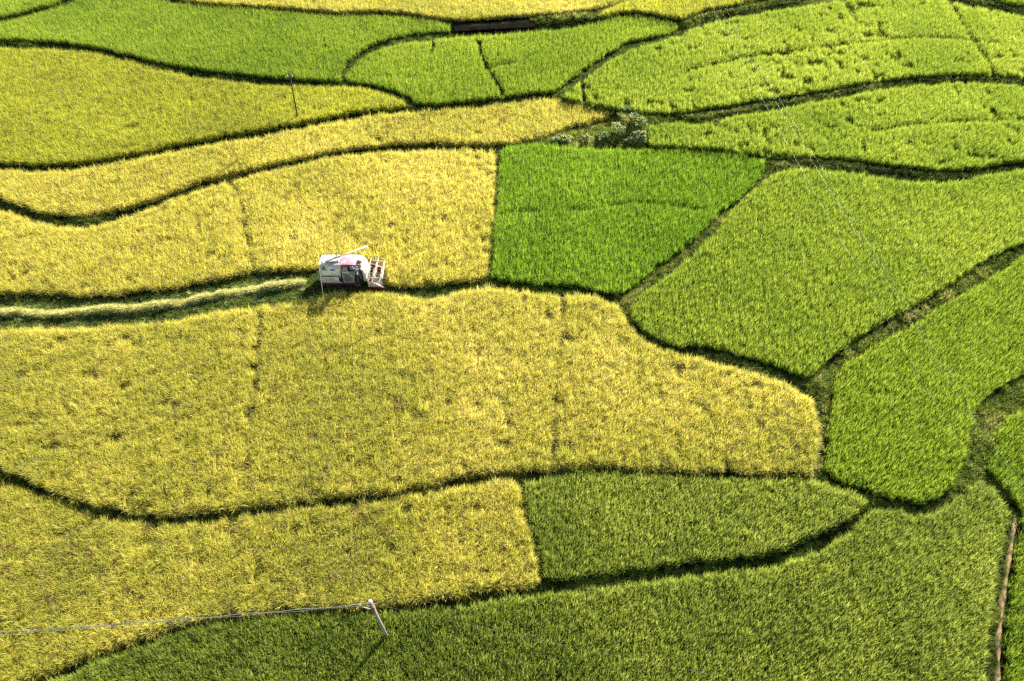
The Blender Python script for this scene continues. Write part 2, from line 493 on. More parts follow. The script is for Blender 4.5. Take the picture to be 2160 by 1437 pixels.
field('rice_field', 'deep', 'green', -.38, .82,
      [(-60, 1510), (40, 1462), (117, 1424), (167, 1404), (234, 1379), (301, 1353), (351, 1333), (434, 1314), (534, 1300), (635, 1292), (718, 1289), (787, 1291), (854, 1287), (937, 1278), (1004, 1268), (1087, 1254), (1154, 1246), (1288, 1234), (1440, 1213), (1540, 1201), (1640, 1187), (1707, 1169),
       (1774, 1131), (1814, 1101), (1845, 1076), (1908, 1074), (1958, 1081), (2008, 1057), (2041, 1031), (2069, 1003), (2091, 1014), (2118, 1044), (2133, 1074), (2133, 1101), (2121, 1141), (2112, 1191), (2104, 1241), (2096, 1291), (2090, 1358), (2090, 1437), (2090, 1510), (2080, 1560), (1000, 1600), (-60, 1600)],
      'large dark green rice field filling the bottom of the photo', tone=(.48, .5), sp=.146, seed=31)
field('rice_field', 'deep', 'green', -.2, .82,
      [(1104, 1012), (1137, 1003), (1188, 995), (1288, 991), (1440, 999), (1540, 1007), (1640, 1007), (1700, 1004), (1741, 1014), (1791, 1027), (1830, 1046), (1837, 1054), (1817, 1073), (1774, 1101), (1724, 1127), (1674, 1150), (1607, 1167), (1540, 1176), (1440, 1187), (1355, 1197), (1254, 1211),
       (1171, 1221), (1146, 1219), (1137, 1171), (1124, 1117), (1108, 1057)],
      'lens shaped dark green rice field beside the lower left yellow one', tone=(.45, .4), sp=.146, seed=32)
field('rice_field', 'fresh', 'green', .2, .85,
      [(1057, 305), (1121, 297), (1154, 298), (1221, 304), (1288, 308), (1440, 311), (1540, 317), (1590, 326), (1620, 334), (1607, 361), (1574, 401), (1523, 441), (1490, 474), (1440, 519), (1388, 553), (1344, 592), (1311, 611), (1271, 608), (1221, 595), (1171, 593), (1121, 589), (1054, 582), (1035, 577),
       (1039, 513), (1048, 401), (1054, 334)],
      'vivid green four sided rice field in the centre, right of the golden one being harvested', tone=(.46, .4), seed=33, rows=True,
      gaps=[([(1054, 442), (1100, 439), (1140, 437)], .16, .7), ([(1206, 434), (1240, 432)], .22, 1), ([(1288, 424), (1355, 419), (1421, 424), (1490, 436)], .16, .7)])
field('rice_field', 'lime', 'green', .25, .85,
      [(1640, 358), (1690, 350), (1774, 355), (1841, 363), (1908, 374), (1974, 379), (2041, 371), (2108, 359), (2160, 351), (2330, 325), (2330, 400), (2160, 508), (2124, 523), (2074, 552), (2024, 586), (1974, 619), (1924, 646), (1874, 673), (1824, 703), (1774, 737), (1740, 770), (1712, 793),
       (1674, 780), (1607, 757), (1540, 737), (1473, 724), (1440, 728), (1388, 709), (1355, 687), (1333, 660), (1340, 630), (1371, 601), (1405, 578), (1440, 549), (1473, 521), (1503, 490), (1550, 432), (1590, 397)],
      'wide lime green rice field on the right that the overhead wires cross', tone=(.52, .40), seed=34, rows=True)
field('rice_field', 'green', 'green', -.08, .85,
      [(1774, 769), (1807, 748), (1857, 715), (1924, 681), (2008, 628), (2074, 592), (2160, 533), (2330, 425), (2330, 650), (2220, 745), (2160, 789), (2105, 822), (2071, 846), (2061, 880), (2052, 914), (2040, 960), (2036, 984), (2018, 1017), (1998, 1038), (1961, 1053), (1908, 1050), (1857, 1037), (1807, 1017), (1757, 997),
       (1736, 980), (1742, 960), (1749, 897), (1760, 847), (1757, 814)],
      'rounded green rice field on the right between two weedy banks', tone=(.50, .5), rows=True, seed=35)
field('rice_field', 'green', 'green', -.2, .85,
      [(2330, 740), (2230, 800), (2160, 860), (2135, 870), (2111, 905), (2101, 947), (2083, 980), (2108, 1004), (2137, 1034), (2156, 1067), (2158, 1117), (2149, 1171), (2139, 1241), (2132, 1324), (2128, 1437), (2128, 1560), (2330, 1560)],
      'green rice field cut off by the right edge, past the bare earth path', tone=(.5, .5), seed=36, rows=True)
field('rice_field', 'lime', 'green', .85, .85,
      [(1180, 198), (1221, 168), (1254, 145), (1288, 121), (1338, 96), (1388, 83), (1438, 66), (1457, 57), (1507, 40), (1574, 28), (1640, 15), (1724, 4), (1800, -8), (1900, -14), (1990, -8), (2041, 4), (2108, 17), (2160, 28), (2330, 60), (2330, 182), (2220, 160), (2160, 154), (2108, 150), (2041, 149), (1974, 151),
       (1908, 156), (1841, 164), (1774, 176), (1707, 187), (1640, 198), (1574, 209), (1507, 220), (1457, 226), (1404, 231), (1355, 229), (1288, 220), (1238, 208)],
      'wide yellow green rice field in the upper right, pitted with dark holes and a dark furrow', tone=(.58, .5), pock=1.0, seed=37,
      gaps=[([(1460, 137), (1540, 119), (1600, 107), (1657, 100), (1741, 90), (1807, 82), (1908, 72), (1958, 70), (2041, 75), (2108, 82)], .30, .75), ([(2008, -4), (2051, 67), (2104, 148)], .22, .9),
            ([(1228, 160), (1231, 185), (1235, 208)], .25, 1)])
field('rice_field', 'lime', 'green', .55, .85,
      [(1372, 256), (1421, 252), (1507, 253), (1540, 240), (1607, 231), (1674, 216), (1741, 206), (1807, 193), (1857, 183), (1941, 173), (2041, 168), (2108, 170), (2160, 175), (2330, 205), (2330, 300), (2160, 333), (2108, 341), (2041, 350), (1974, 350), (1908, 342), (1841, 334), (1774, 327), (1707, 323), (1640, 325), (1607, 319),
       (1557, 311), (1507, 306), (1440, 303), (1371, 302), (1367, 278)],
      'pitted yellow green rice field that widens to the right, starting at the bushes', tone=(.52, .5), pock=.8, seed=38,
      gaps=[([(1847, 267), (1918, 254), (1991, 249), (2125, 244)], .24, .7)])
field('rice_field', 'green', 'green', 1.2, .85,
      [(1880, -60), (2330, -60), (2330, 40), (2200, 12), (2120, -6), (2060, -24)],
      'sliver of green rice field behind the dark bund at the top right corner', seed=39)

for f in F:
    zt = f['lv'] + f['h'] * .93
    f['poly'] = smooth_poly([at(u, v, zt) for u, v in f['pts']])
    f['lines'] = [(smooth_poly([at(u, v, zt) for u, v in g[0]], closed=False), g[1], g[2]) for g in f['gaps']]

# ------------------------------------------------------------------ ground: one sheet, terraces in it, reaching the horizon
GX0, GX1, GY0, GY1, GS = -72.0, 76.0, 4.0, 96.0, 0.25
gx = np.arange(GX0, GX1 + 1e-6, GS); gy = np.arange(GY0, GY1 + 1e-6, GS)
XX, YY = np.meshgrid(gx, gy)
LV = np.zeros(XX.shape); MK = np.zeros(XX.shape, bool)
for f in F:
    s = inside(f['poly'], XX, YY)
    LV[s] = f['lv']; MK |= s
FIELDMASK = MK.copy()


def boxblur(a, k):
    for ax in (0, 1):
        s = a.copy()
        for d in range(1, k + 1):
            for sg in (-1, 1):
                r_ = np.roll(a, sg * d, axis=ax)
                if ax == 0:
                    if sg > 0: r_[:d] = a[:1]
                    else: r_[-d:] = a[-1:]
                else:
                    if sg > 0: r_[:, :d] = a[:, :1]
                    else: r_[:, -d:] = a[:, -1:]
                s = s + r_
        a = s / (2 * k + 1)
    return a


val, wt = LV * MK, MK.astype(float)
filled = np.where(MK, LV, np.nan)
for it in range(60):
    k = 2 if it < 12 else 6
    val, wt = boxblur(val, k), boxblur(wt, k)
    need = np.isnan(filled) & (wt > .04)
    filled[need] = (val / np.maximum(wt, 1e-9))[need]
    if not np.isnan(filled).any(): break
filled = np.where(np.isnan(filled), 0, filled)
soft = boxblur(filled, 1)
GZ = np.where(MK, LV, soft)
edge = 1 - boxblur(MK.astype(float), 1)
strip = smooth_poly([at(u, v, 0) for u, v in [(-230, 620), (100, 632), (300, 622), (480, 590), (600, 575), (860, 600), (1000, 590), (1000, 615), (860, 640), (600, 660), (300, 705), (-230, 725)]])
INSTRIP = inside(strip, XX, YY) & ~MK
GZ += np.where(MK, 0, .10 * edge + .05 * (fbm(XX, YY, 1.1, 5) - .5))
GZ = np.where(INSTRIP, .01 + .03 * fbm(XX, YY, .6, 6), GZ)


def gz(x, y):
    i = np.clip(((np.asarray(y) - GY0) / GS), 0, len(gy) - 1.001); j = np.clip(((np.asarray(x) - GX0) / GS), 0, len(gx) - 1.001)
    i0, j0 = i.astype(int), j.astype(int); fi, fj = i - i0, j - j0
    return (GZ[i0, j0] * (1 - fi) * (1 - fj) + GZ[i0 + 1, j0] * fi * (1 - fj) + GZ[i0, j0 + 1] * (1 - fi) * fj + GZ[i0 + 1, j0 + 1] * fi * fj)


outs = np.array([2, 6, 14, 30, 70, 160, 400, 1000, 2500, 6000.])
ex = np.concatenate([GX0 - outs[::-1], gx, GX1 + outs]); ey = np.concatenate([GY0 - outs[::-1], gy, GY1 + outs])
EZ = np.pad(GZ, len(outs), mode='edge')
EX, EY = np.meshgrid(ex, ey)
nx, ny = len(ex), len(ey)
me = bpy.data.meshes.new('ground')
me.vertices.add(nx * ny)
me.vertices.foreach_set('co', np.stack([EX, EY, EZ], -1).astype(np.float32).ravel())
ii = (np.arange(ny - 1)[:, None] * nx + np.arange(nx - 1)[None, :]).ravel()
quads = np.stack([ii, ii + 1, ii + nx + 1, ii + nx], -1)
me.loops.add(quads.size); me.loops.foreach_set('vertex_index', quads.ravel().astype(np.int32))
me.polygons.add(len(quads)); me.polygons.foreach_set('loop_start', (np.arange(len(quads)) * 4).astype(np.int32))
me.polygons.foreach_set('use_smooth', np.ones(len(quads), bool))
me.update(calc_edges=True)
me.materials.append(ground_material())
ground = bpy.data.objects.new('ground', me)
COL.objects.link(ground)
tag(ground, kind='structure')

# ------------------------------------------------------------------ the rice
HARV = Vector((-11.0, 39.75, 0.0))
for f in F:
    P = f['poly']; sp = f['sp']
    x0, y0 = P.min(0) - .1; x1, y1 = P.max(0) + .1
    ang = R(8 if not f['rows'] else -4)
    cx, cy = (x0 + x1) / 2, (y0 + y1) / 2
    rad = math.hypot(x1 - x0, y1 - y0) / 2
    a = np.arange(-rad, rad, sp * (1.12 if f['rows'] else 1.0)); b = np.arange(-rad, rad, sp * (.9 if f['rows'] else 1.0))
    A, B = np.meshgrid(a, b); A, B = A.ravel(), B.ravel()
    jt = .22 if f['rows'] else .42
    A = A + RNG.uniform(-jt, jt, A.shape) * sp; B = B + RNG.uniform(-jt, jt, B.shape) * sp
    x = cx + A * math.cos(ang) - B * math.sin(ang); y = cy + A * math.sin(ang) + B * math.cos(ang)
    # keep what the camera (or a neighbour a step aside) can see
    s = (x > x0) & (x < x1) & (y > y0) & (y < y1) & (y > 8) & (np.abs(x) < .66 * (y * .67 + CAM_H * .743) * 1.10 + 3)
    x, y = x[s], y[s]
    sd = f['seed'] * 10
    wx = x + .16 * (vnoise(x, y, .7, sd) - .5); wy = y + .22 * (vnoise(x, y, .6, sd + 1) - .5)
    s = inside(P, wx, wy) & inside(P, wx, wy - (.17 if f['lv'] < .25 else .30)) & inside(P, wx - .09, wy) & inside(P, wx + .09, wy)
    x, y = x[s], y[s]
    hs = np.ones(x.shape)
    # outer rows tiller more; extra short plants added to block leaking sun, deepening shade
    core = inside(P, x, y - .55) & inside(P, x - .5, y) & inside(P, x + .5, y) & inside(P, x, y + .4)
    ex2, ey2 = x[~core], y[~core]
    for q in range(2):
        jx, jy = ex2 + RNG.uniform(-.12, .12, ex2.shape), ey2 + RNG.uniform(-.10, .14, ex2.shape)
        x = np.concatenate([x, jx]); y = np.concatenate([y, jy]); hs = np.concatenate([hs, RNG.uniform(.45, .85, jx.shape)])
    keep = np.ones(x.shape, bool)
    for ln, wd, den in f['lines']:
        d = dist_line(ln, x, y) + .25 * (vnoise(x, y, .5, sd + 2) - .5) * wd * 2
        on = d < wd * .75
        keep &= ~(on & (vnoise(x, y, 1.2, sd + 3) < den + .05))
        hs = np.where(d < wd * 1.6, hs * .88, hs)
    big = fbm(x, y, 9, sd + 4)
    if f['pock']:
        pk = fbm(x, y * .8, .66 if f['kind'] == 'green' else .6, sd + 5, 2)
        reg = fbm(x, y, 7, sd + 6, 2)
        th = .80 - (.20 * f['pock']) * np.clip((reg - (.30 if f['kind'] == 'green' else .38)) * 3, 0, 1)
        pit = pk > th
        hs = np.where(pit, hs * np.where(pk > th + .04, .42, .68), hs)
    x, y, hs, big = x[keep], y[keep], hs[keep], big[keep]
    n = len(x)
    hs = hs * (1 + .16 * (fbm(x, y, 1.6, sd + 7) - .5) + .10 * (big - .5)) * np.clip(RNG.normal(1, .08, n), .72, 1.2)
    H = f['h'] * hs
    wid = np.clip(RNG.normal(1, .1, n), .75, 1.3) * f['h'] * (.63 if f['mat'] == 'deep' else .68 if f['kind'] == 'green' else .76)
    tn = f['tone'][0] + f['tone'][1] * (fbm(x, y, 7, sd + 8) - .5) * 1.25 + f['tone'][1] * .35 * (fbm(x, y, .8, sd + 9) - .5) + RNG.normal(0, .10, n)
    if f['kind'] == 'gold':     # brown, flattened spots
        br = fbm(x, y, .9, sd + 12, 2)
        tn = np.where(br > .84, tn - .22, tn); H = np.where(br > .78, H * .85, H)
        b2 = vnoise(x, y, .34, sd + 15)
        tn = np.where(b2 > .86, tn - .40, tn)
    lean_a = (fbm(x, y, 6, sd + 13) - .5) * 5
    lean_m = (.04 + .10 * fbm(x, y, 2.2, sd + 14)) if f['kind'] == 'green' else (.07 + .18 * fbm(x, y, 2.2, sd + 14))
    rot = np.stack([np.sin(lean_a) * lean_m * .6 + RNG.normal(0, .05, n), np.cos(lean_a) * lean_m * .6 + RNG.normal(0, .05, n), RNG.uniform(0, 6.283, n)], -1)
    scl = np.stack([wid, wid, H], -1)
    z = np.full(n, f['lv']) - .02
    o = scatter(f['name'], np.stack([x, y, z], -1), scl, rot, np.clip(tn, 0, 1), sources(f['mat'], f['kind']))
    tag(o, f['label'], 'rice field', 'rice fields of the terraces', 'stuff')
print('hills', sum(len(o.data.vertices) for o in COL.objects if o.type == 'MESH' and o.name.startswith('rice_field')))


# ------------------------------------------------------------------ grass and weeds on the banks
def rand_in(n, x0, x1, y0, y1):
    return RNG.uniform(x0, x1, n), RNG.uniform(y0, y1, n)


def free(x, y, margin=False):
    i = np.clip(((y - GY0) / GS + .5).astype(int), 0, len(gy) - 1); j = np.clip(((x - GX0) / GS + .5).astype(int), 0, len(gx) - 1)
    return ~FIELDMASK[i, j], INSTRIP[i, j]


PLOT = smooth_poly([at(u, v, 1.38) for u, v in [(951, 38), (1040, 31), (1124, 24), (1127, 57), (1040, 61), (960, 66)]])
EARTH = smooth_poly([at(u, v, -.2) for u, v in [(2140, 1095), (2132, 1150), (2124, 1200), (2116, 1250), (2110, 1300), (2104, 1360), (2104, 1437), (2104, 1540)]], closed=False)

x, y = rand_in(330000, -62, 66, 9, 92)
fr, st = free(x, y)
ok = fr & ~st & (np.abs(x) < .66 * (y * .67 + 28.2) * 1.1 + 3) & ~inside(PLOT, x, y) & ((dist_line(EARTH, x, y) > .10 * RNG.random(x.shape)))
x, y = x[ok], y[ok]
big = fbm(x, y, 2.5, 400)
s = RNG.random(x.shape) < .95
x, y, big = x[s], y[s], big[s]
n = len(x)
hh = .16 + .34 * big * RNG.random(n)
scl = np.stack([hh * 1.5, hh * 1.5, hh], -1)
rot = np.stack([RNG.normal(0, .2, n), RNG.normal(0, .2, n), RNG.uniform(0, 6.28, n)], -1)
o = scatter('bund_grass', np.stack([x, y, gz(x, y) - .01], -1), scl, rot, np.clip(.36 + .7 * (big - .5) + RNG.normal(0, .12, n), 0, 1), sources('weed', 'weed'))
tag(o, 'short dark grass growing on the narrow banks between the rice fields', 'grass', kind='stuff')
print('bund grass', n)


def verge(name, label, line, width, zl, hmean, tone, dens=26, cat='weeds', rough=.5, mat='weed'):
    """rough taller growth along a bank"""
    ln = smooth_poly([at(u, v, zl) for u, v in line], closed=False)
    x0, y0 = ln.min(0) - width; x1, y1 = ln.max(0) + width
    n = int((x1 - x0) * (y1 - y0) * dens)
    x, y = rand_in(n, x0, x1, y0, y1)
    d = dist_line(ln, x, y)
    fr, st = free(x, y)
    ok = (d < width * (.65 + .6 * vnoise(x, y, 1.3, 77))) & fr
    x, y = x[ok], y[ok]
    n = len(x)
    pch = fbm(x, y, 1.2, 501 + len(name)); p2 = fbm(x, y, 2.1, 640)
    hh = hmean * (.35 + 1.3 * pch * RNG.uniform(.5, 1, n))
    scl = np.stack([hh * .9, hh * .9, hh], -1)
    rot = np.stack([RNG.normal(0, .3, n), RNG.normal(0, .3, n), RNG.uniform(0, 6.28, n)], -1)
    o = scatter(name, np.stack([x, y, gz(x, y) - .01], -1), scl, rot, np.clip(tone + rough * 1.6 * (p2 - .5) + RNG.normal(0, .12, n), 0, 1), sources(mat, 'weed'))
    tag(o, label, cat, kind='stuff')
    return o


verge('bank_weeds', 'dry tan grass on the bank between the vivid green and the lime field', [(1640, 345), (1600, 385), (1550, 425), (1500, 480), (1450, 525), (1390, 570), (1330, 618), (1318, 640)], .75, .35, .38, .72)
verge('bank_weeds', 'rough weedy bank climbing between the lime field and the rounded green field', [(1735, 800), (1775, 755), (1830, 722), (1900, 668), (1990, 612), (2070, 562), (2160, 510), (2300, 425)], .85, .3, .5, .52)
verge('bank_weeds', 'tangled weeds on the bank right of the rounded green field', [(2290, 730), (2200, 790), (2150, 815), (2100, 850), (2085, 900), (2070, 950), (2050, 1000), (2010, 1050)], 1.2, .1, .5, .48)
verge('bank_weeds', 'brown and pale grass on the bank between the two pitted fields', [(1440, 242), (1500, 240), (1600, 222), (1700, 203), (1800, 186), (1900, 167), (2000, 162), (2100, 162), (2200, 175)], .7, .8, .3, .82)
verge('bank_weeds', 'pale weeds along the bank above the lime field', [(1625, 340), (1700, 338), (1800, 344), (1900, 358), (2000, 365), (2100, 352), (2200, 335)], .6, .5, .3, .70)
verge('bank_weeds', 'weeds at the far bank that curves to the top edge', [(1450, 50), (1500, 30), (1570, 17), (1640, 6), (1720, -4)], .7, 1.1, .35, .62)
verge('bank_weeds', 'orange brown weeds at the right tip of the largest yellow field', [(1725, 815), (1740, 850), (1742, 900), (1736, 960), (1726, 985)], .35, .1, .4, .8)
verge('bank_weeds', 'tall pale weeds right of the black plot', [(1130, 40), (1180, 37), (1250, 32)], 1.3, 1.0, .6, .62)
verge('bank_weeds', 'pale yellow grass tuft where three fields meet left of the thin crooked furrow', [(717, 150), (718, 168)], .3, .8, .75, .9, dens=40, rough=.1)
verge('bank_weeds', 'mixed green ground cover around the bushes', [(1160, 296), (1220, 294), (1290, 288), (1350, 290), (1355, 265), (1300, 270)], 1.5, .4, .5, .70, dens=26)
verge('low_herbs', 'bright yellow green herbs between the silvery bushes', [(1150, 297), (1220, 297), (1290, 292), (1350, 292), (1355, 270)], 1.3, .4, .42, .55, dens=34, mat='lime')
verge('bank_weeds', 'grass at the corner below the lime field', [(1310, 622), (1322, 640), (1332, 668)], .45, .25, .45, .6)
verge('bank_weeds', 'brown grass at the narrow end of the lens shaped field', [(1820, 1095), (1860, 1065), (1930, 1078), (1990, 1055), (2050, 1010)], .6, -.3, .3, .75)

# ------------------------------------------------------------------ harvested strip: stubble and the straw windrow
x, y = rand_in(90000, -40, 0, 30, 42)
fr, st = free(x, y)
ok = fr & st
x, y = x[ok], y[ok]
s = RNG.random(x.shape) < .45
x, y = x[s], y[s]
n = len(x)
hh = .13 + .14 * fbm(x, y, 1.5, 900)
o = scatter('rice_stubble', np.stack([x, y, gz(x, y) - .01], -1), np.stack([hh * 1.5, hh * 1.5, hh], -1),
            np.stack([RNG.normal(0, .15, n), RNG.normal(0, .15, n), RNG.uniform(0, 6.28, n)], -1), np.clip(.4 + .7 * (fbm(x, y, 2, 910) - .5) + RNG.normal(0, .1, n), 0, 1), sources('stubble', 'stubble'))
tag(o, 'short green stubble and grass on the strip the harvester has cut', 'stubble', kind='stuff')

wl = smooth_poly([at(u, v, .3) for u, v in [(-230, 645), (-100, 652), (0, 656), (83, 660), (167, 659), (250, 653), (334, 643), (401, 635), (467, 621), (534, 610), (601, 601), (640, 595)]], closed=False, step=.15)
n = 5200
k = RNG.uniform(0, len(wl) - 1.001, n); k0 = k.astype(int); fk = (k - k0)[:, None]
c = wl[k0] * (1 - fk) + wl[k0 + 1] * fk
dr = wl[k0 + 1] - wl[k0]; dr /= np.linalg.norm(dr, axis=1)[:, None]
nr = np.stack([-dr[:, 1], dr[:, 0]], -1)
hv = .34 * (.25 + 1.3 * vnoise(c[:, 0], c[:, 1], .6, 931))
off = RNG.normal(0, 1, n) * np.where(RNG.random(n) < .13, .42, .095)
c = c + nr * (off + .30 * (vnoise(c[:, 0], c[:, 1], 1.0, 930) - .5))[:, None]
zz = gz(c[:, 0], c[:, 1]) + np.clip(hv * np.exp(-(off / .2) ** 2) - RNG.uniform(0, .10, n), 0, 1)
o = scatter('straw_windrow', np.stack([c[:, 0], c[:, 1], zz], -1), np.repeat(RNG.uniform(.35, .62, n)[:, None], 3, 1),
            np.stack([RNG.normal(0, .25, n), RNG.normal(0, .25, n), np.arctan2(dr[:, 1], dr[:, 0]) + RNG.normal(0, .5, n)], -1), np.clip(RNG.normal(.6, .15, n), 0, 1), sources('straw', 'straw'))
tag(o, 'raised row of pale cut straw trailing left behind the combine harvester', 'straw windrow', kind='stuff')

# black flat plot, earth path
zp = 1.32
V = [(p[0], p[1], zp + .06) for p in PLOT]
nP = len(V)
V += [(p[0], p[1], zp - .5) for p in PLOT]
o = mesh_obj('mud_plot', V, [list(range(nP))] + [(i, nP + i, nP + (i + 1) % nP, (i + 1) % nP) for i in range(nP)],
             principled('black_mud', (.012, .010, .009), 1.0, var=.5, vscale=1.5, spec=.0))
tag(o, 'flat black oblong plot between the far yellow and green fields', 'plot')
ep = []
for i, p in enumerate(EARTH):
    ep.append(p)
V, Fc = [], []
for i, p in enumerate(EARTH):
    q = EARTH[min(i + 1, len(EARTH) - 1)] - EARTH[max(i - 1, 0)]; q = q / np.linalg.norm(q); nn = np.array([-q[1], q[0]])
    wd = .14 + .05 * math.sin(i * 1.3) + .04 * math.sin(i * 3.1)
    for t, dz in ((-1, -.1), (-.5, .10), (.1, .14), (.6, .09), (1, -.1)):
        a_ = p + nn * wd * t
        V.append((a_[0], a_[1], float(gz(a_[0], a_[1])) + dz + .02))
for i in range(len(EARTH) - 1):
    for k in range(4):
        Fc.append((i * 5 + k, i * 5 + k + 1, i * 5 + k + 6, i * 5 + k + 5))
o = mesh_obj('path', V, Fc, principled('bare_earth', (.30, .20, .11), .95, dirt=(.09, .10, .03), vscale=2.6, spec=.1, bump=.4), smooth=True)
tag(o, kind='structure')

# ------------------------------------------------------------------ bushes
def leafy(name_part, parent, n, rx, rz, z0, size, mat, seed):
    rr = random.Random(seed)
    V, Fc = [], []
    lobes = [(Vector((rr.uniform(-.75, .75) * rx, rr.uniform(-.75, .75) * rx, z0 + rr.uniform(-.5, .6) * rz)), rr.uniform(.22, .48)) for _ in range(9)]
    for _ in range(n):
        lc, lr = rr.choice(lobes)
        d = Vector((rr.gauss(0, 1), rr.gauss(0, 1), rr.gauss(.4, .9))).normalized()
        c = lc + Vector((d.x * rx, d.y * rx, d.z * rz)) * lr * rr.uniform(.6, 1.15)
        s = size * rr.uniform(.5, 1.2)
        M = Matrix.Rotation(rr.uniform(0, 6.28), 3, 'Z') @ Matrix.Rotation(rr.uniform(.1, 1.1), 3, 'X')
        k = len(V)
        for a_, b_, cc in ((0, -1, 0), (.42, -.3, .1), (.38, .35, .1), (0, 1, -.05), (-.38, .35, .1), (-.42, -.3, .1)):
            V.append(tuple(c + M @ Vector((a_ * s, b_ * s, cc * s))))
        Fc += [(k, k + 1, k + 2, k + 3), (k, k + 3, k + 4, k + 5)]
    o = mesh_obj(name_part, V, Fc, mat, parent)
    at_ = o.data.attributes.new('blade', 'FLOAT', 'POINT')
    at_.data.foreach_set('value', [t for _ in range(len(V) // 6) for t in [rr.uniform(.5, 1)] * 6])
    return o


bushm = leaf_mat('silver_leaf', [(0.0, (.20, .26, .07)), (.25, (.36, .42, .13)), (.5, (.60, .62, .30))], trans=.4, spec=.15, bladew=1.0, tgain=1.0)
bushm2 = leaf_mat('grey_green_leaf', [(0.0, (.12, .18, .04)), (.25, (.24, .31, .08)), (.5, (.42, .48, .17))], trans=.4, spec=.15, bladew=1.0, tgain=1.0)
stemm = principled('bush_stem', (.12, .09, .05), .8)
bl = [(1172, 296, .38, .55, 'smallest silvery bush, at the left end of the row by the golden strip'),
      (1193, 299, .48, .6, 'second silvery bush from the left, low and spreading'),
      (1234, 301, .42, .85, 'upright silvery bush standing apart between the low bushes'),
      (1272, 292, .60, .6, 'wide flat grey green bush in the middle of the weedy patch'),
      (1304, 286, .62, 1.15, 'tallest silvery bush, pale leaves over a dark hollow'),
      (1322, 246, .9, .45, 'low grey green bush against the dark bank behind the tall bushes'),
      (1342, 274, .80, .9, 'broad grey green bush at the right of the tallest one'),
      (1346, 299, .62, .75, 'silvery bush in the lower right corner of the weedy patch'),
      (1330, 301, .42, .6, 'small silvery bush between the tallest bush and the corner one')]
for i, (u, v, r_, h_, lab) in enumerate(bl):
    px, py = at(u, v, .5)
    z0 = float(gz(px, py))
    b = empty('bush', (px, py, z0))
    tag(b, lab, 'bush', 'bushes in the weedy patch')
    m = MB()
    rr = random.Random(50 + i)
    for k in range(6):
        a_ = k * 1.05 + rr.uniform(-.3, .3)
        m.path([(0, 0, -.05), (r_ * .25 * math.cos(a_), r_ * .25 * math.sin(a_), h_ * .45), (r_ * .6 * math.cos(a_), r_ * .6 * math.sin(a_), h_ * .85)], [.022, .016, .008], 5)
    m.build('stem', stemm, b)
    leafy('foliage', b, int(240 * r_ / .5), r_, h_ * .6, h_ * .55, .15, bushm if 'silvery' in lab else bushm2, 90 + i)

# ------------------------------------------------------------------ poles and wires
darkwood = principled('dark_pole', (.035, .03, .025), .8, var=.4, vscale=3)
conc = principled('grey_concrete', (.34, .30, .26), .85, var=.35, vscale=4)
porc = principled('white_porcelain', (.8, .8, .78), .3)
steel = principled('pale_steel', (.25, .25, .24), .6, metal=.4)
alum = principled('aluminium_wire', (.22, .22, .20), .4, metal=.2)
rust = principled('rusty_bracket', (.30, .17, .12), .7, var=.4, vscale=9)

bx, by = at(628, 252, .75)
p1 = empty('power_pole', (bx, by, .55))
tag(p1, 'thin dark power pole standing at the lower edge of the olive yellow field', 'power pole', 'power poles')
tx, ty = at(610, 172, 4.9)
ht = 4.35
dx, dy = (tx - bx) * .5, (ty - by) * 0
MB().tube((0, 0, -.4), (dx, dy, ht), .065, .045, 12).build('shaft', darkwood, p1, smooth=True)
MB().box((dx - .22, dy - .025, ht - .31), (dx + .22, dy + .025, ht - .27), .008).build('crossarm', darkwood, p1)
for s_ in (-.19, .19):
    MB().tube((dx + s_, dy, ht - .26), (dx + s_, dy, ht - .2), .015).ball((dx + s_, dy, ht - .15), .032, (1, 1, 1.2)).build('insulator', porc, p1, smooth=True)
MB().tube((dx, dy, ht), (dx, dy, ht + .35), .02, .012).build('top_spike', steel, p1)

zc = -.38 + .82
bx, by = at(815, 1334, zc)
p2 = empty('power_pole', (bx, by, -.38))
tag(p2, 'grey leaning concrete power pole with white cap in the bottom dark green field', 'power pole', 'power poles')
# top of the shaft: same distance, seen at pixel (781, 1270)
a_ = (1270 - PH / 2) / FPX
t_ = by / (CT - a_ * ST)
tX, tZ = (781 - PW / 2) / FPX * t_, CAM_H + (-ST - a_ * CT) * t_
lx, lz = tX - bx, tZ + .38
MB().tube((-lx * .05, 0, -.4), (lx, 0, lz), .085, .06, 14).build('shaft', conc, p2, smooth=True)


def on2(t): return Vector((lx * t, 0, lz * t))


MB().ball(on2(1.0) + Vector((0, 0, .04)), .095, (1, 1, .9))  .build('insulator_cap', porc, p2, smooth=True)
MB().box(on2(.86) + Vector((-.09, -.10, -.42)), on2(.86) + Vector((.09, .10, .22)), .02).build('switch_box', rust, p2)
MB().tube(on2(.97) + Vector((0, 0, -.02)), on2(.97) + Vector((-.5, .02, -.22)), .028).build('side_arm', steel, p2)
MB().tube(on2(.90) + Vector((-.42, .02, -.2)), on2(.80), .018).build('arm_brace', steel, p2)
for k in (.95, .78, .72):
    MB().tube(on2(k) - Vector((0, 0, .03)), on2(k) + Vector((0, 0, .03)), .095, seg=14).build('band', steel, p2)
ptop = Vector((bx, by, -.38)) + on2(.97) + Vector((-.45, .02, -.2))
ptop2 = Vector((bx, by, -.38)) + on2(.97)


def wire(name, label, A, B, r_, sag, group, twist=0.0, n=60, ph=0.0, mat=None):
    A, B = Vector(A), Vector(B)
    pts = []
    for i in range(n + 1):
        t = i / n
        p = A.lerp(B, t); p.z -= sag * 4 * t * (1 - t)
        if twist: p += Vector((0, math.cos(t * 60 + ph), math.sin(t * 60 + ph))) * twist
        pts.append(p)
    o = MB().path(pts, r_, 6).build(name, mat or alum, smooth=True)
    tag(o, label, 'wire', group)
    return o


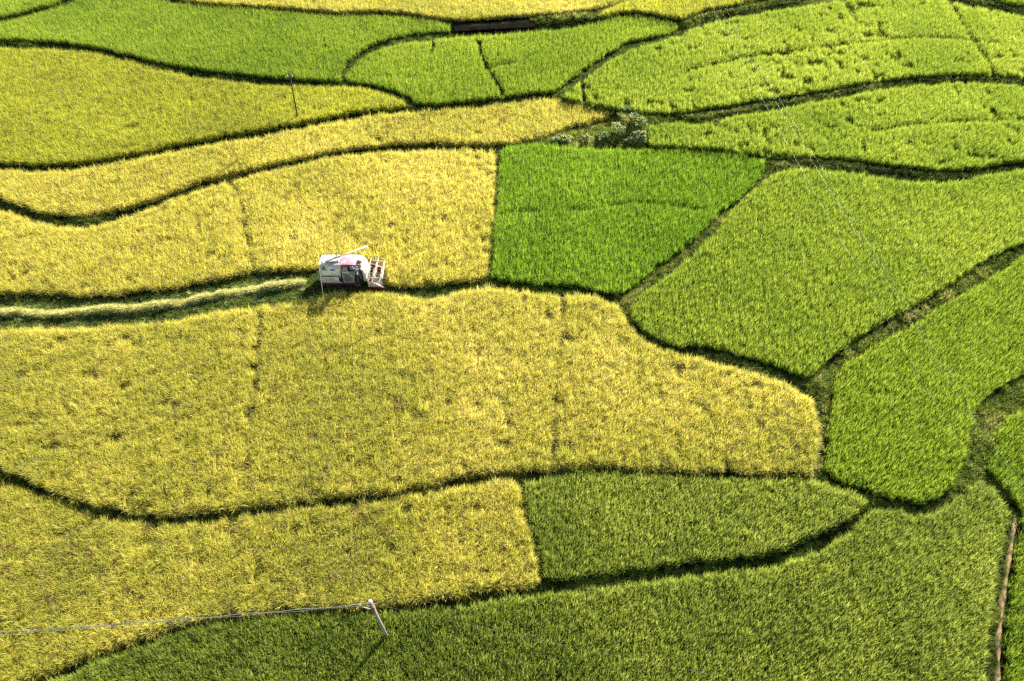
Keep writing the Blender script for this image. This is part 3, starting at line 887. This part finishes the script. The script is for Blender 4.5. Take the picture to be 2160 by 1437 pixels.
ex_, ey_ = at(-420, 1368, 3.4)
wire('overhead_cable', 'thicker upper cable from the concrete pole to the left edge', ptop, (ex_, ey_, 3.6), .017, .12, 'wires of the concrete pole', .02, 140)
wire('overhead_cable', 'thinner lower cable from the concrete pole to the left edge', ptop - Vector((0, 0, .08)), (ex_, ey_ - .05, 3.5), .009, .16, 'wires of the concrete pole', .02, 140, 2.5)
qx, qy = at(1640, 1450, 2.6)
wire('overhead_cable', 'very thin wire leaving the concrete pole towards the lower right', ptop2, (qx, qy, 2.6), .0022, .2, 'wires of the concrete pole')
zw = 6.5
for (u0, v0, u1, v1), lab, r_ in (((1506, 30, 1768, 492), 'leftmost of the three overhead wires crossing the fields on the right', .003),
                                  ((1508, 8, 1806, 488), 'middle one of the three overhead wires on the right', .003),
                                  ((1519, 8, 1818, 488), 'rightmost of the three overhead wires on the right', .003)):
    a0, a1 = np.array(at(u0, v0, zw)), np.array(at(u1, v1, zw))
    d_ = a1 - a0
    s0, s1 = a0 - d_ * .35, a1 + d_ * 1.2
    wire('overhead_wire', lab, (s0[0], s0[1], zw + .5), (s1[0], s1[1], zw + .5), r_, .55, 'overhead wires on the right')

# slender pole in front of the harvester
bx, by = at(683, 644, .85)
tx_, _ = at(673, 563, 4.0)
a_ = (566 - PH / 2) / FPX; t_ = by / (CT - a_ * ST)
stk = MB().tube((0, 0, -.1), ((673 - PW / 2) / FPX * t_ - bx, 0, CAM_H + (-ST - a_ * CT) * t_), .017, .013, 8).build('bamboo_pole', principled('pale_bamboo', (.62, .62, .52), .6, var=.3), smooth=True)
stk.location = (bx, by, 0)
tag(stk, 'thin pale pole standing in the rice before the rear of the harvester', 'pole')

# ------------------------------------------------------------------ combine harvester
wht = principled('cream_paint', (.78, .66, .46), .38, dirt=(.50, .40, .25), vscale=3.5)
roofw = principled('white_paint', (.58, .57, .56), .45, dirt=(.40, .37, .32), vscale=2.2)
redp = principled('red_paint', (.38, .04, .03), .4, var=.35, vscale=4)
pink = principled('faded_pink_canopy', (.56, .24, .30), .55, dirt=(.68, .56, .58), vscale=2.2)
blk = principled('black_rubber', (.018, .018, .018), .75, var=.3, vscale=6)
dgr = principled('dark_grey_metal', (.05, .048, .045), .5, var=.3)
mgr = principled('grey_mesh', (.17, .155, .11), .6, var=.25, vscale=20)
blu = principled('blue_decal', (.10, .20, .48), .4)
silver = principled('worn_steel', (.42, .40, .36), .4, metal=.5, var=.3, vscale=8)

hv = empty('combine_harvester', HARV)
tag(hv, 'white and red tracked combine harvester with a pink canopy cutting the golden rice', 'combine harvester')
# threshing body: lower side vertical, upper hood leaning inwards
MB().prism([(-.72, .46), (-.72, 1.14), (-.44, 1.86), (-.30, 1.90), (.02, 1.84), (.66, 1.76), (.72, 1.66), (.72, .46)], 'x', -1.92, -.50, .02).build('body', roofw, hv)
MB().prism([(.02, .50), (.02, 1.80), (.12, 1.86), (.66, 1.80), (.72, 1.7), (.72, .50)], 'x', -.498, .42, .03).build('grain_tank', roofw, hv)
lid = MB().box((-1.75, -.22, 1.855), (-.62, .60, 1.90), .015, Matrix.Rotation(-.10, 3, 'X')).build('roof_panel', roofw, hv)
for k in range(4):
    MB().box((-1.6 + k * .3, -.15, 1.895), (-1.57 + k * .3, .55, 1.925), .004, Matrix.Rotation(-.10, 3, 'X')).build('rib', wht, lid)
lp = MB().box((-1.78, -.755, .56), (-.66, -.722, 1.09), .012).build('lower_side_panel', wht, hv)
MB().box((-1.35, -.775, .80), (-1.20, -.757, .835), .004).build('handle', dgr, lp)
MB().box((-1.86, -.748, 1.095), (-.50, -.723, 1.15), .004).build('seam_strip', blk, hv)
# upper side panel lies on the sloping hood
sl_n = Vector((0, -.72, .28)).normalized(); sl_t = Vector((0, .28, .72)).normalized()


def slab(x0, x1, s0, s1, off, th):
    m = MB()
    base = Vector((0, -.72, 1.14))
    vs = []
    for o_ in (off, off + th):
        for (xx, ss) in ((x0, s0), (x1, s0), (x1, s1), (x0, s1)):
            vs.append(m.bm.verts.new(base + Vector((xx, 0, 0)) + sl_t * ss + sl_n * o_))
    for q in ((0, 1, 2, 3), (4, 5, 6, 7), (0, 1, 5, 4), (1, 2, 6, 5), (2, 3, 7, 6), (3, 0, 4, 7)):
        m.bm.faces.new([vs[i] for i in q])
    return m


up = slab(-1.78, -.56, .06, .66, .004, .03).build('upper_side_panel', wht, hv)
slab(-1.16, -.84, .36, .52, .036, .006).build('decal', blu, up)
slab(-1.72, -1.48, .42, .66, .036, .02).build('vent_cover', mgr, up)
MB().box((-1.9, -.745, .36), (.36, -.70, .50), .01).build('lower_skirt', redp, hv)
MB().box((-.66, -.765, .62), (-.44, -.70, 1.02), .01).build('engine_intake', blk, hv)
eg = MB().prism([(-.40, .52), (.33, .52), (.33, .98), (.02, 1.42), (-.40, 1.42)], 'y', -.70, -.10, .015).build('engine_cover', roofw, hv)
MB().prism([(-.33, .60), (.26, .60), (.26, .95), (-.01, 1.34), (-.33, 1.34)], 'y', -.722, -.702).build('engine_grille', mgr, eg)
MB().box((-1.97, -.60, .55), (-1.925, .60, 1.62), .015).build('rear_cover', redp, hv)
MB().prism([(-1.925, 1.25), (-2.12, .95), (-2.14, .45), (-1.925, .5)], 'y', -.45, .45, .01).build('straw_chute', wht, hv)
MB().box((-1.98, -.74, .55), (-1.93, -.66, 1.5), .01).build('tail_post', silver, hv)
MB().box((-1.995, -.72, 1.1), (-1.982, -.64, 1.22), .004).build('tail_lamp', redp, hv)
# chassis and tracks
MB().box((-1.6, -.38, .28), (1.0, .38, .46), .02).build('chassis', dgr, hv)
for sy in (-.50, .50):
    m = MB()
    prof = []
    for k in range(9): prof.append((.62 + .22 * math.cos(R(-90 + k * 22.5)), .24 + .22 * math.sin(R(-90 + k * 22.5))))
    for k in range(9): prof.append((-1.52 + .22 * math.cos(R(90 + k * 22.5)), .24 + .22 * math.sin(R(90 + k * 22.5))))
    m.prism(prof, 'y', sy - .18, sy + .18)
    for k in range(22):
        m.box((-1.5 + k * .1, sy - .19, -.005), (-1.455 + k * .1, sy + .19, .03)).box((-1.5 + k * .1, sy - .19, .45), (-1.455 + k * .1, sy + .19, .478))
    tr = m.build('track', blk, hv)
    for k in range(5):
        MB().tube((-1.4 + k * .48, sy - .2, .14), (-1.4 + k * .48, sy + .2, .14), .09, seg=14).build('roller', dgr, tr)
    for xx in (-1.52, .62):
        MB().tube((xx, sy - .195, .24), (xx, sy + .195, .24), .15, seg=16).build('sprocket', redp, tr)
# driver's place
MB().box((.34, -.72, .50), (1.02, .02, .58), .01).build('cab_floor', dgr, hv)
MB().box((.36, -.74, .22), (.62, -.66, .27), .005).box((.36, -.74, .27), (.39, -.70, .50)).box((.59, -.74, .27), (.62, -.70, .50)).build('step', silver, hv)
st_ = MB().box((.05, -.58, 1.43), (.42, -.16, 1.50), .02).build('seat', blk, hv)
MB().box((.0, -.58, 1.48), (.07, -.16, 1.88), .02).build('seat_back', blk, st_)
co = MB().prism([(.86, .58), (.98, .58), (.98, 1.30), (.82, 1.38), (.74, 1.32)], 'y', -.62, -.05, .015).build('control_console', dgr, hv)
for k, yy in enumerate((-.50, -.30, -.15)):
    MB().tube((.82, yy, 1.34), (.76, yy, 1.58), .012).ball((.76, yy, 1.59), .028).build('lever', silver, co)
# white cowl that curves down in front of the driver
m = MB()
pr = [(1.00, .62), (1.02, 1.35), (.98, 1.58), (.88, 1.66), (.90, 1.72), (1.06, 1.66), (1.14, 1.45), (1.22, 1.0), (1.22, .62)]
m.prism(pr, 'y', -.70, .12, .015).build('front_cowl', roofw, hv)
MB().prism([(.42, 1.35), (.42, 1.78), (.85, 1.70), (1.12, 1.35), (1.18, .95), (.42, .95)], 'y', .14, .70, .02).build('feeder_hood', roofw, hv)
for yy in (-.55, -.05):
    MB().tube((1.20, yy, 1.25), (1.26, yy, 1.25), .06, seg=14).build('headlight', porc, hv)
MB().path([(.98, -.66, 1.6), (1.0, -.66, 1.9), (.95, -.62, 2.02)], .012).box((.93, -.70, 2.0), (.955, -.56, 2.18), .008).build('mirror', silver, hv)
# canopy
m = MB()
nxs, nys = 8, 6
cv = []
for j in range(nys + 1):
    for i in range(nxs + 1):
        X_, Y_ = -.46 + i * (1.12 / nxs), -.80 + j * (.92 / nys)
        q = (1 - (2 * i / nxs - 1) ** 2) * .07 + (1 - (2 * j / nys - 1) ** 2) * .05
        cv.append((X_, Y_, 2.18 + q))
o_ = len(cv)
cv += [(a1, a2, a3 - .03) for a1, a2, a3 in cv]
fc = []
for j in range(nys):
    for i in range(nxs):
        k = j * (nxs + 1) + i
        fc.append((k, k + 1, k + nxs + 2, k + nxs + 1)); fc.append((o_ + k, o_ + k + nxs + 1, o_ + k + nxs + 2, o_ + k + 1))
ring = [i for i in range(nxs + 1)] + [(j + 1) * (nxs + 1) - 1 for j in range(1, nys + 1)] + [nys * (nxs + 1) + i for i in range(nxs - 1, -1, -1)] + [j * (nxs + 1) for j in range(nys - 1, 0, -1)]
for k in range(len(ring)):
    a1, a2 = ring[k], ring[(k + 1) % len(ring)]
    fc.append((a1, o_ + a1, o_ + a2, a2))
cn = mesh_obj('canopy', cv, fc, pink, hv, smooth=False)
MB().box((-.47, -.825, 2.12), (.67, -.802, 2.20), .006).build('valance', redp, cn)
for X_, Y_ in ((-.42, -.70), (-.42, .05), (.60, -.74), (.60, .06)):
    zb = 1.43 if X_ < 0 else .58
    MB().tube((X_, Y_, zb), (X_, Y_, 2.19), .016).build('canopy_post', silver, hv)
# unloading auger
MB().tube((-1.62, -.33, 1.98), (1.16, .92, 2.28), .065, .055, 14).build('unloading_auger', wht, hv, smooth=True)
MB().tube((-1.62, -.33, 1.84), (-1.62, -.33, 2.05), .10, seg=14).build('auger_pivot', wht, hv, smooth=True)
MB().prism([(1.08, 2.34), (1.24, 2.34), (1.28, 2.16), (1.14, 2.14)], 'y', .86, .99, .015).build('auger_spout', wht, hv)
MB().tube((-.1, .34, 1.80), (-.1, .34, 2.07), .025).build('auger_rest', silver, hv)
MB().tube((-.85, .45, 1.82), (-.85, .45, 2.12), .035, seg=12).build('exhaust_pipe', dgr, hv, smooth=True)
# header
MB().prism([(.85, .40), (.95, .95), (1.30, .62), (1.30, .25)], 'y', .12, .60, .02).build('feeder_house', redp, hv)
hd = MB().box((1.26, -.82, .20), (1.30, .86, .74), .008).box((1.26, -.82, .12), (2.1, .86, .16), .006).build('header_trough', silver, hv)
MB().tube((1.52, -.80, .36), (1.52, .84, .36), .15, seg=16).build('feed_drum', silver, hd, smooth=True)
m = MB()
for k in range(60):
    a_ = k * .55
    y_ = -.79 + 1.62 * k / 60
    m.box((1.52 + .17 * math.cos(a_) - .035, y_, .36 + .17 * math.sin(a_) - .035), (1.52 + .17 * math.cos(a_) + .035, y_ + .03, .36 + .17 * math.sin(a_) + .035))
m.build('screw_flight', silver, hd)
m = MB()
m.box((2.1, -.82, .115), (2.16, .86, .14))
for k in range(22):
    y_ = -.78 + k * .0765
    m.prism([(2.14, y_ - .018), (2.14, y_ + .018), (2.27, y_)], 'z', .118, .136)
m.build('cutter_bar', silver, hd)
for yy, mt in ((-.86, redp), (.88, redp)):
    sd = MB().prism([(1.24, .10), (1.24, .80), (1.55, .72), (2.05, .40), (2.42, .10)], 'y', yy - .03, yy + .03, .01).build('side_divider', mt, hv)
    MB().prism([(1.28, .30), (1.28, .78), (1.55, .70), (2.02, .38), (2.12, .30)], 'y', yy - .045 if yy < 0 else yy + .032, yy - .032 if yy < 0 else yy + .045).build('divider_plate', wht, sd)
    MB().tube((2.02, yy, .30), (2.50, yy, .05), .05, .012, 8).build('divider_point', wht, sd)
# reel
rc = Vector((1.72, 0, 1.02)); rr_ = .52
rl = MB().tube((rc.x, -.78, rc.z), (rc.x, .82, rc.z), .03).build('reel', silver, hv)
for k in range(6):
    a_ = R(8 + 60 * k)
    p = rc + Vector((math.cos(a_), 0, math.sin(a_))) * rr_
    m = MB().box((p.x - .017, -.78, p.z - .017), (p.x + .017, .82, p.z + .017), .004)
    for q in range(11):
        y_ = -.72 + q * .148
        m.tube((p.x, y_, p.z), (p.x - .02, y_, p.z - .20), .007, .005, 5)
    m.build('reel_bat', wht, rl)
for yy in (-.78, .02, .82):
    m = MB()
    for k in range(6):
        a_ = R(8 + 60 * k); b_ = R(68 + 60 * k)
        p = rc + Vector((math.cos(a_), 0, math.sin(a_))) * rr_; q = rc + Vector((math.cos(b_), 0, math.sin(b_))) * rr_
        p.y = q.y = yy
        m.tube((rc.x, yy, rc.z), p, .014, seg=6).tube(p, q, .012, seg=6)
    m.build('reel_spider', silver, rl)
for yy in (-.84, .87):
    MB().path([(1.20, yy, .95), (1.45, yy, 1.12), (2.30, yy, 1.02)], .024).build('reel_arm', wht, hv)
MB().tube((2.28, -.84, 1.02), (2.28, .87, 1.02), .022).build('reel_frame_bar', wht, hv)
MB().tube((1.2, -.84, .95), (1.2, .87, .95), .03).build('reel_frame_bar', wht, hv)

# driver, seated under the canopy
def person(loc):
    joints = dict(pel=(.20, -.37, 1.56), ch=(.24, -.37, 1.78), nk=(.27, -.37, 1.97), hd0=(.29, -.37, 2.03),
                  ls=(.25, -.20, 1.92), le=(.40, -.15, 1.72), lw=(.62, -.16, 1.66), rs=(.25, -.54, 1.92), re=(.40, -.60, 1.72), rw=(.66, -.52, 1.60),
                  lh=(.22, -.29, 1.55), lk=(.60, -.25, 1.52), la=(.72, -.25, 1.10), lf=(.78, -.25, .66), rh=(.22, -.45, 1.55), rk=(.60, -.49, 1.52), ra=(.72, -.49, 1.10), rf=(.78, -.49, .66))
    r_ = dict(pel=.13, ch=.135, nk=.05, hd0=.05, ls=.06, le=.042, lw=.028, rs=.06, re=.042, rw=.028, lh=.085, lk=.06, la=.045, lf=.03, rh=.085, rk=.06, ra=.045, rf=.03)
    names = list(joints)
    V = [joints[k] for k in names]
    E = [(names.index(a), names.index(b)) for a, b in (('pel', 'ch'), ('ch', 'nk'), ('nk', 'hd0'), ('ch', 'ls'), ('ls', 'le'), ('le', 'lw'), ('ch', 'rs'), ('rs', 're'), ('re', 'rw'),
                                                       ('pel', 'lh'), ('lh', 'lk'), ('lk', 'la'), ('la', 'lf'), ('pel', 'rh'), ('rh', 'rk'), ('rk', 'ra'), ('ra', 'rf'))]
    me = bpy.data.meshes.new('person'); me.from_pydata(V, E, []); me.update()
    o = bpy.data.objects.new('person', me); COL.objects.link(o)
    sk = o.modifiers.new('skin', 'SKIN')
    for i, k in enumerate(names):
        me.skin_vertices[0].data[i].radius = (r_[k], r_[k])
    me.skin_vertices[0].data[0].use_root = True
    sb = o.modifiers.new('sub', 'SUBSURF'); sb.levels = 1; sb.render_levels = 1
    me.materials.append(principled('grey_work_shirt', (.30, .31, .34), .9, var=.3))
    skin = principled('tanned_skin', (.42, .24, .15), .6)
    # head with face, hat, hands with fingers
    h = MB().ball((.30, -.37, 2.055), .085, (1.05, .85, 1.1), 3)
    h.ball((.388, -.37, 2.05), .018, (1, .7, 1.2), 2).ball((.30, -.29, 2.05), .02, (.6, .4, 1.2), 1).ball((.30, -.45, 2.05), .02, (.6, .4, 1.2), 1)
    h.build('head', skin, o, smooth=True)
    MB().tube((.30, -.37, 2.085), (.30, -.37, 2.10), .15, .14, 20).ball((.30, -.37, 2.10), .09, (1, .95, .55), 2).build('hat', principled('straw_hat', (.6, .55, .42), .9), o, smooth=True)
    for w_, yy in ((joints['lw'], -.16), (joints['rw'], -.52)):
        c_ = Vector(w_)
        m = MB().ball(c_ + Vector((.045, 0, -.01)), .038, (1.1, .9, .5), 2)
        for q in range(4):
            y_ = -.027 + q * .018
            L_ = (.05, .06, .056, .045)[q]
            m.path([c_ + Vector((.075, y_, -.005)), c_ + Vector((.075 + L_ * .6, y_, -.012)), c_ + Vector((.075 + L_ * .75, y_, -.04))], [.009, .008, .006], 6)
        m.path([c_ + Vector((.03, .03, -.01)), c_ + Vector((.06, .048, -.02)), c_ + Vector((.085, .04, -.035))], [.011, .009, .007], 6)
        m.build('hand', skin, o, smooth=True)
    for yy in (-.25, -.49):
        MB().ball((.84, yy, .62), .06, (1.7, .8, .65), 2).build('boot', blk, o, smooth=True)
    o.location = loc
    tag(o, 'person in a grey shirt and straw hat seated under the pink canopy', 'person')
    return o


person(HARV)
